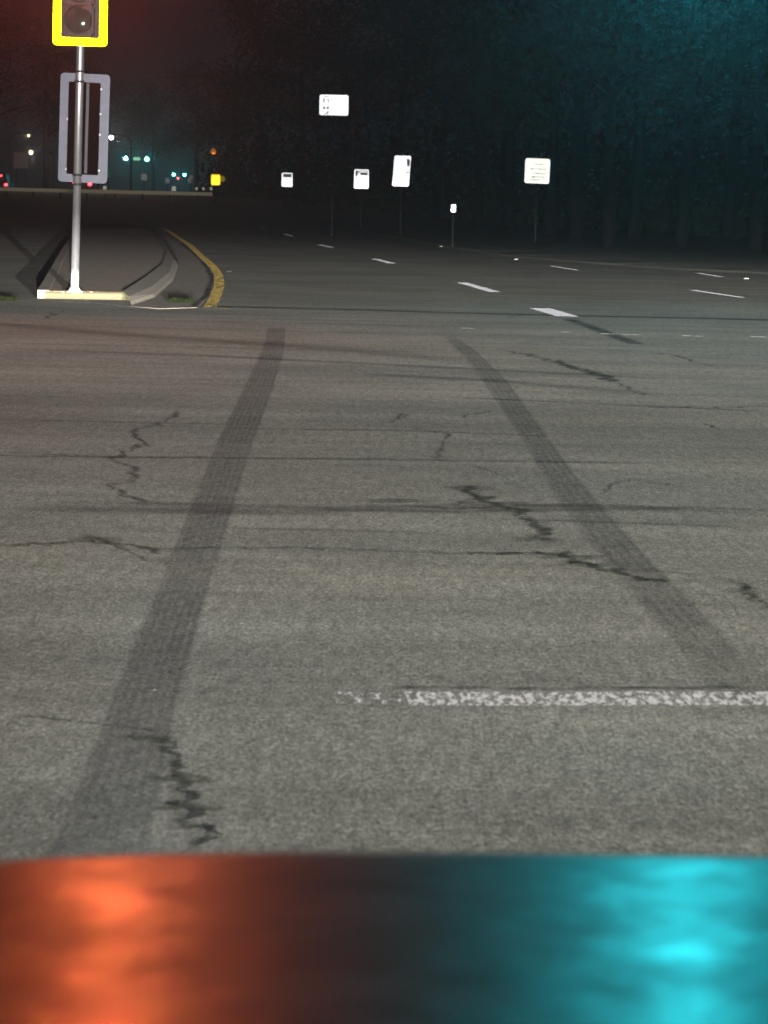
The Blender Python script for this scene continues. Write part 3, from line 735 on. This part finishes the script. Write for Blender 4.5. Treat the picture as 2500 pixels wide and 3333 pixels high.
# street lamps
def street_lamp(px, py, Y, bulb, label, side=1, power=0, colr=(1, .9, .72), r=.16, arm=1.6):
    c = far(px, py, Y); g = hgt(Y); t = empty('street_lamp', (c.x + side*arm, Y, g), label, 'street lamp', 'lit street lamps far away'); h = c.z - g
    m = MB(); m.path([(0, 0, -.2), (0, 0, h-.2), (-side*arm*.3, 0, h+.12), (-side*arm*.9, 0, h+.14)], [.09, .06, .05, .04], 10); m.build('pole', M['far_steel'], t)
    m = MB(); m.box((-side*arm, 0, h+.14), (.5, .22, .12), bev=.03); m.build('lamp_head', M['far_steel'], t)
    m = MB(); bmesh.ops.create_uvsphere(m.bm, u_segments=12, v_segments=8, radius=r); m.build('bulb', M[bulb], t, loc=(-side*arm, 0, h))
    if power:
        li = bpy.data.lights.new('lamp_light', 'POINT'); li.energy = power; li.color = colr; li.shadow_soft_size = .2
        lo = bpy.data.objects.new('lamp_light', li); col.objects.link(lo); lo.parent = t; lo.location = (-side*arm, -.1, h-.35)
street_lamp(362, 447, 172, 'street_bulb', 'bright warm street lamp above the far road, just right of the grey backplate', 1, 250)
street_lamp(93, 440, 190, 'dim_bulb', 'dim yellow street lamp high at the far left', -1, 60, r=.13)
street_lamp(101, 494, 180, 'dim_bulb', 'pale street lamp low at the far left beside the grey panel', 1, 120, r=.2, arm=1.9)
street_lamp(695, 492, 158, 'orange_bulb', 'dim orange street lamp above the yellow markers', 1, 20, (1, .4, .1), r=.22, arm=.35)
c = far(68, 521, 178); g = hgt(178)
t = empty('sign_panel', (c.x, 178, g), 'dim grey square sign panel on posts at the far left', 'sign', 'small far signs')
m = MB(); m.prism(rrect(1.25, 1.35, .05), .03); m.build('panel', plain('grey_panel', (.30, .28, .32), .7), t, loc=(0, -.05, c.z-g))
for s in (-.4, .4): m = MB(); m.box((s, .02, (c.z-g)/2), (.06, .05, c.z-g)); m.build('post', M['far_steel'], t)

# ------------------------------------------------------------------ far vehicles seen from behind
def vehicle(px_c, ytail, Y, sep, label, van=False):
    c = far(px_c, ytail, Y); g = hgt(Y); tz = c.z - g
    t = empty('van' if van else 'car', (c.x, Y, g), label, 'van' if van else 'car', 'far vehicles with red tail lights')
    H = 2.1 if van else 1.5; w = sep + .28; Ln = 4.8 if van else 4.5
    prof = [(0, .35), (-.02, .9), (.12, H*.66), (.55, H*.97), (Ln*.45, H), (Ln*.66, H*.68), (Ln*.97, .85), (Ln, .45), (Ln-.1, .3), (.1, .28)] if not van else \
           [(0, .35), (0, H*.55), (.12, H*.98), (Ln*.6, H), (Ln*.78, H*.6), (Ln, H*.48), (Ln, .35), (.1, .3)]
    m = MB(); n = len(prof)
    secs = []
    for x, k in ((-w/2, .94), (-w/2+.08, 1), (w/2-.08, 1), (w/2, .94)):
        secs.append([m.bm.verts.new((x*(1 if z < H*.6 else .86), y, .3+(z-.3)*k)) for y, z in prof])
    for a_, b_ in zip(secs, secs[1:]):
        for i in range(n): m.bm.faces.new((a_[i], a_[(i+1) % n], b_[(i+1) % n], b_[i]))
    m.bm.faces.new(secs[0]); m.bm.faces.new(secs[-1][::-1]); m.build('body', M['car_dark'], t)
    m = MB(); z0, z1 = H*.66, H*.90; m.bm.faces.new([m.bm.verts.new(q) for q in ((-w*.36, .10, z0), (w*.36, .10, z0), (w*.32, .36 if not van else .05, z1), (-w*.32, .36 if not van else .05, z1))])
    for v in m.bm.verts: v.co.y -= .06
    m.build('rear_window', M['glass'], t)
    for s in (-1, 1):
        m = MB(); m.box((s*sep/2, -.05, tz), (.34, .08, .26), bev=.02); m.build('tail_light', M['tail'], t)
        for y in (.85, Ln-.9):
            m = MB(); m.tube((s*(w/2-.2), y, .32), (s*w/2, y, .32), .32, .32, 20); wv = m.build('wheel', M['rubber'], t)
            m = MB(); m.tube((s*(w/2), y, .32), (s*(w/2+.01), y, .32), .19, .19, 16); m.build('rim', M['rim'], wv)
    m = MB(); m.box((0, -.06, H*.72 if not van else H*.85), (.3 if not van else .6, .05, .07 if not van else .14)); m.build('brake_light', M['tail'], t)
    return t
vehicle(268, 599, 200, 1.45, 'far car with only its right red tail light showing under the grey backplate')
vehicle(-1, 601, 250, 1.5, 'far van cut by the left edge of the picture with red tail lights', True)

# ------------------------------------------------------------------ trees on the right and far left
def tree_meshes(seed, h, spread):
    rr = random.Random(seed); tb = MB(); tips = []
    tr = [Vector((0, 0, -.3)), Vector((rr.uniform(-.1, .1), 0, h*.25)), Vector((rr.uniform(-.2, .2), rr.uniform(-.2, .2), h*.5)), Vector((rr.uniform(-.3, .3), rr.uniform(-.3, .3), h*.85))]
    tb.path(tr, [h*.018, h*.014, h*.010, h*.003], 9)
    for k in range(16):
        z = rr.uniform(.3, .85); i = 1 if z < .5 else 2; p = tr[i].lerp(tr[i+1], (z-.25)/.25 if z < .5 else (z-.5)/.35)
        a = rr.uniform(0, 6.28); l_ = spread*rr.uniform(.5, 1)*(1.15-z*.7); q = p + Vector((math.cos(a)*l_, math.sin(a)*l_, l_*rr.uniform(.25, .7)))
        mid = p.lerp(q, .5) + Vector((0, 0, l_*.06)); tb.path([p, mid, q], [h*.006, h*.004, h*.0015], 5); tips += [q, mid.lerp(q, .5), mid]
    tips.append(tr[3])
    lb = MB()
    for tp in tips:
        for _ in range(150):
            d = Vector((rr.gauss(0, 1), rr.gauss(0, 1), rr.gauss(0, .7)))*spread*.20; c = tp + d
            s = rr.uniform(.05, .11)*1.3; n1 = Vector((rr.gauss(0, 1), rr.gauss(0, 1), rr.gauss(0, 1))).normalized(); n2 = n1.orthogonal().normalized()
            lb.bm.faces.new([lb.bm.verts.new(c + n1*s), lb.bm.verts.new(c + n2*s*.5), lb.bm.verts.new(c - n1*s), lb.bm.verts.new(c - n2*s*.5)])
    return tb, lb
protos = []
def plant(i, x, y, s, rz, label, group):
    k = i % 3
    if len(protos) <= k:
        tb, lb = tree_meshes(20+k, 11 + k*1.5, 3.4 + .3*k)
        t = empty('tree', (0, 0, 0), label, 'tree', group); tb.build('trunk', M['bark'], t, smooth=True); lb.build('crown', M['leaf'], t); protos.append(t)
    else:
        t = copy_tree(protos[k]); tag(t, label, 'tree', group)
    t.location = (x, y, hgt(y) + .1); t.rotation_euler = (0, 0, rz); t.scale = (s, s, s)
spots = []
for i, (px, Y, s) in enumerate([(1990, 58, 1.0), (2070, 70, 1.1), (2225, 62, .8), (2375, 74, 1.3), (2470, 57, .9), (1880, 72, 1.1), (1790, 80, 1.2), (2620, 60, 1.2),
                                (1660, 92, 1.2), (1560, 100, 1.1), (1440, 118, 1.2), (1300, 135, 1.3), (1120, 150, 1.3), (980, 170, 1.4), (850, 185, 1.4), (760, 205, 1.4),
                                (150, 210, 1.3), (-40, 200, 1.4), (500, 330, 1.6), (640, 280, 1.5), (300, 340, 1.7)]):
    spots.append((px, Y, s))
words = ['trunk just right of the square sign', 'second trunk right of the square sign', 'slim tree left of the tall one', 'tall tree well right of the square sign', 'tree at the right edge of the picture',
         'tree right behind the square sign', 'tree left behind the square sign', 'tree just outside the right edge', 'tree between square sign and marker post', 'tree behind the marker post',
         'tree right of the tall narrow sign', 'tree behind the tall narrow sign', 'tree behind the upper banded sign', 'tree between the two smaller signs', 'tree left of the smallest white sign', 'tree right of the yellow markers',
         'tree behind the pole at far left', 'tree above the tail lights at the left edge', 'tree beyond the upper green lights', 'tree beyond the orange lamp', 'tree beyond the lone tail light']
rr = random.Random(9)
for i, ((px, Y, s), w) in enumerate(zip(spots, words)):
    p = far(px, 640, Y); plant(i, p.x, Y, s, rr.uniform(0, 6.28), 'dark leafy ' + w, 'dark trees along the road')

# undergrowth filling the wood's edge
rr = random.Random(77); m = MB()
for _ in range(20000):
    t_ = rr.random(); px = 2750 - 2060*t_ + rr.uniform(-60, 60); Y = 76 + 95*t_**1.5 + rr.uniform(-4, 8); p = far(px, 640, Y)
    z = .1 + 6.0*rr.random()**1.6*(.6 + .4*math.sin(p.x*1.3 + Y*.7)**2); s_ = rr.uniform(.12, .30)
    n1 = Vector((rr.gauss(0, 1), rr.gauss(0, 1), rr.gauss(0, 1))).normalized(); n2 = n1.orthogonal().normalized(); c = Vector((p.x, Y, z + hgt(Y)))
    m.bm.faces.new([m.bm.verts.new(c + n1*s_), m.bm.verts.new(c + n2*s_*.6), m.bm.verts.new(c - n1*s_), m.bm.verts.new(c - n2*s_*.6)])
tag(m.build('undergrowth', M['leaf']), kind='stuff')['label'] = 'dark undergrowth filling the edge of the wood on the right'

# ------------------------------------------------------------------ mast with the green signal over the near right (seen only in the hood)
gY = 34.0
gx_ = gY*math.tan(R(8.2)); gz_ = CAMH + gY*math.tan(R(7.4))
t = empty('signal_mast', (10.5, gY+.3, .05), 'mast arm of the near green signal on the right, above the picture', 'signal mast')
m = MB(); m.tube((0, 0, -.1), (0, 0, 7.2), .15, .11, 18); m.build('pole', M['far_steel'], t)
m = MB(); m.tube((0, 0, 6.9), (gx_-10.5-1, 0, 7.15), .09, .05, 14); m.build('arm', M['far_steel'], t)
s = empty('traffic_signal', (gx_, gY, gz_), 'near signal showing green above the right lane, seen as the teal reflection', 'traffic signal')
m = MB()
for k in range(3): m.box((0, .12, k*.352), (.345, .2, .345), bev=.02)
hh = m.build('signal_housing', M['housing'], s)
m = MB(); m.prism(rrect(.61, 1.30, .045), .005); m.build('backplate', M['black'], s, loc=(0, .14, .352))
for k, mt in ((0, 'green_lens'), (1, 'dark_lens'), (2, 'dark_lens')): lens(hh, (0, .018, k*.352), .152, M[mt]); visor(hh, (0, .019, k*.352), .168, .26, M['matte_black'], True)
m = MB(); m.box((0, .25, 1.0), (.05, .05, 1.0)); m.build('hanger', M['far_steel'], s)

# ------------------------------------------------------------------ the car the picture is taken from
car = empty('car', (.34, 1.6, 0), 'dark car hood in the foreground mirroring red and green signal light', 'car')
CX = .34
def hood_z(x, y):                             # x from car centre, y from the crest (forward positive)
    z = .786 - .011*(x/.7)**2 - .028*abs(x/.80)**6
    if y < 0: z += -y*.118 - .010*y*y
    else: z -= y*.20 + 1.3*y*y
    return z
m = MB(); xs = [-.76 + 1.52*i/48 for i in range(49)]; ys = [-1.05 + i*.025 for i in range(55)]
rows = []
for y in ys: rows.append([m.bm.verts.new((x, y, hood_z(x, y))) for x in xs])
for j in range(len(ys)-1):
    for i in range(48): m.bm.faces.new((rows[j][i], rows[j][i+1], rows[j+1][i+1], rows[j+1][i]))
m.build('hood', M['car_paint'], car, smooth=True)
for s in (-1, 1):                              # fenders with wheel arches
    m = MB(); prev = None
    for j in range(34):
        y = -1.05 + j*.045; yy = y
        zt_ = hood_z(s*.76, min(y, .30)) - .012 - max(0, y-.30)*.6
        dw = abs(y + .30); lo = .30 if dw > .38 else .33 + math.sqrt(max(.38**2 - dw**2, 0))
        lo = min(lo, zt_-.06)
        row = [m.bm.verts.new((s*a_, y, z_)) for a_, z_ in ((.765, zt_), (.82, zt_-.02), (.86, zt_-.07), (.88, (zt_+lo)/2), (.87, lo))]
        if prev:
            for k in range(4): m.bm.faces.new((prev[k], prev[k+1], row[k+1], row[k]))
        prev = row
    m.build('fender', M['car_paint'], car, smooth=True)
    m = MB(); m.tube((s*.64, -.30, .325), (s*.86, -.30, .325), .325, .325, 32); wv = m.build('wheel', M['rubber'], car)
    m = MB(); m.tube((s*.861, -.30, .325), (s*.868, -.30, .325), .21, .21, 24); m.build('rim', M['rim'], wv)
    m = MB(); m.box((s*.60, .435, .50), (.34, .10, .13), bev=.03); m.build('headlight', M['headlamp_glass'], car)
m = MB(); m.box((0, .42, .31), (1.70, .16, .20), bev=.05); m.build('bumper', M['car_paint'], car)
m = MB()
for k in range(5): m.box((0, .42, .51+k*.028), (.80, .05, .010))
m.build('grille', M['black'], car)

# headlamp beams: low beam pattern, bright along the ground, cut off near the horizon, faint stray light above
def headlight(x):
    li = bpy.data.lights.new('headlight_beam', 'POINT'); li.energy = 60000.0; li.shadow_soft_size = 0.0; li.color = (1, 1, 1)
    lo = bpy.data.objects.new('headlight_beam', li); col.objects.link(lo); lo.parent = car; lo.location = (x, .54, .48)
    li.use_nodes = True; n, l = li.node_tree.nodes, li.node_tree.links
    em = n['Emission']; tc = n.new('ShaderNodeTexCoord'); sp_ = n.new('ShaderNodeSeparateXYZ'); l.new(tc.outputs['Normal'], sp_.inputs[0])
    def Mt(op, a, b=None, c=None):
        q = n.new('ShaderNodeMath'); q.operation = op
        for i, v in enumerate((a, b, c)):
            if v is None: continue
            if isinstance(v, (int, float)): q.inputs[i].default_value = v
            else: l.new(v, q.inputs[i])
        return q.outputs[0]
    def MR(v, a, b, c, d):
        q = n.new('ShaderNodeMapRange'); q.interpolation_type = 'SMOOTHSTEP'; l.new(v, q.inputs['Value'])
        for nm, x_ in (('From Min', a), ('From Max', b), ('To Min', c), ('To Max', d)): q.inputs[nm].default_value = x_
        return q.outputs[0]
    s = Mt('MULTIPLY', sp_.outputs[2], -1.0)                       # downward share of the direction
    s = Mt('ADD', s, Mt('MULTIPLY', sp_.outputs[0], -.010))        # dipped to one side
    smax = Mt('MAXIMUM', s, .010)
    core = Mt('DIVIDE', 1.0, Mt('MULTIPLY', Mt('POWER', smax, 2.0), Mt('ADD', Mt('MULTIPLY', smax, 1-BW), BW)))
    core = Mt('MULTIPLY', core, MR(s, .0050, .0155, 0, 1))
    core = Mt('MULTIPLY', core, MR(s, .05, .25, 1, .50))
    az = Mt('DIVIDE', sp_.outputs[0], Mt('MAXIMUM', sp_.outputs[1], .05))
    side = Mt('POWER', 2.718, Mt('MULTIPLY', Mt('MULTIPLY', az, az), -.45))
    front = MR(sp_.outputs[1], 0, .25, 0, 1)
    tot = Mt('ADD', Mt('MULTIPLY', core, KB), Mt('ADD', MR(s, .0, .035, KS, 0), Mt('MULTIPLY', MR(s, -.026, .008, 0, 50000.0), MR(s, .01, .05, 1, 0))))
    l.new(Mt('MULTIPLY', Mt('MULTIPLY', Mt('MULTIPLY', tot, side), front), 1/60000.0), em.inputs['Strength'])
    em.inputs['Color'].default_value = (1, .965, .90, 1)
KB, KS = 9.4, 9000.0
headlight(-.60); headlight(.60)

# ------------------------------------------------------------------ thin scattering volume, added to stand in for windshield glare around the lamps
hz = MB(); hz.box((-50, 300, 15), (500, 660, 34)); ho = hz.build('glare_haze', bpy.data.materials.new('glare_haze_air')); ho['kind'] = 'stuff'
hm = ho.data.materials[0]; hm.use_nodes = True; n, l = hm.node_tree.nodes, hm.node_tree.links
n.remove(n['Principled BSDF']); pv = n.new('ShaderNodeVolumePrincipled')
pv.inputs['Color'].default_value = (.76, .88, 1.0, 1); pv.inputs['Density'].default_value = .0010; pv.inputs['Anisotropy'].default_value = .86
l.new(pv.outputs[0], n['Material Output'].inputs['Volume'])
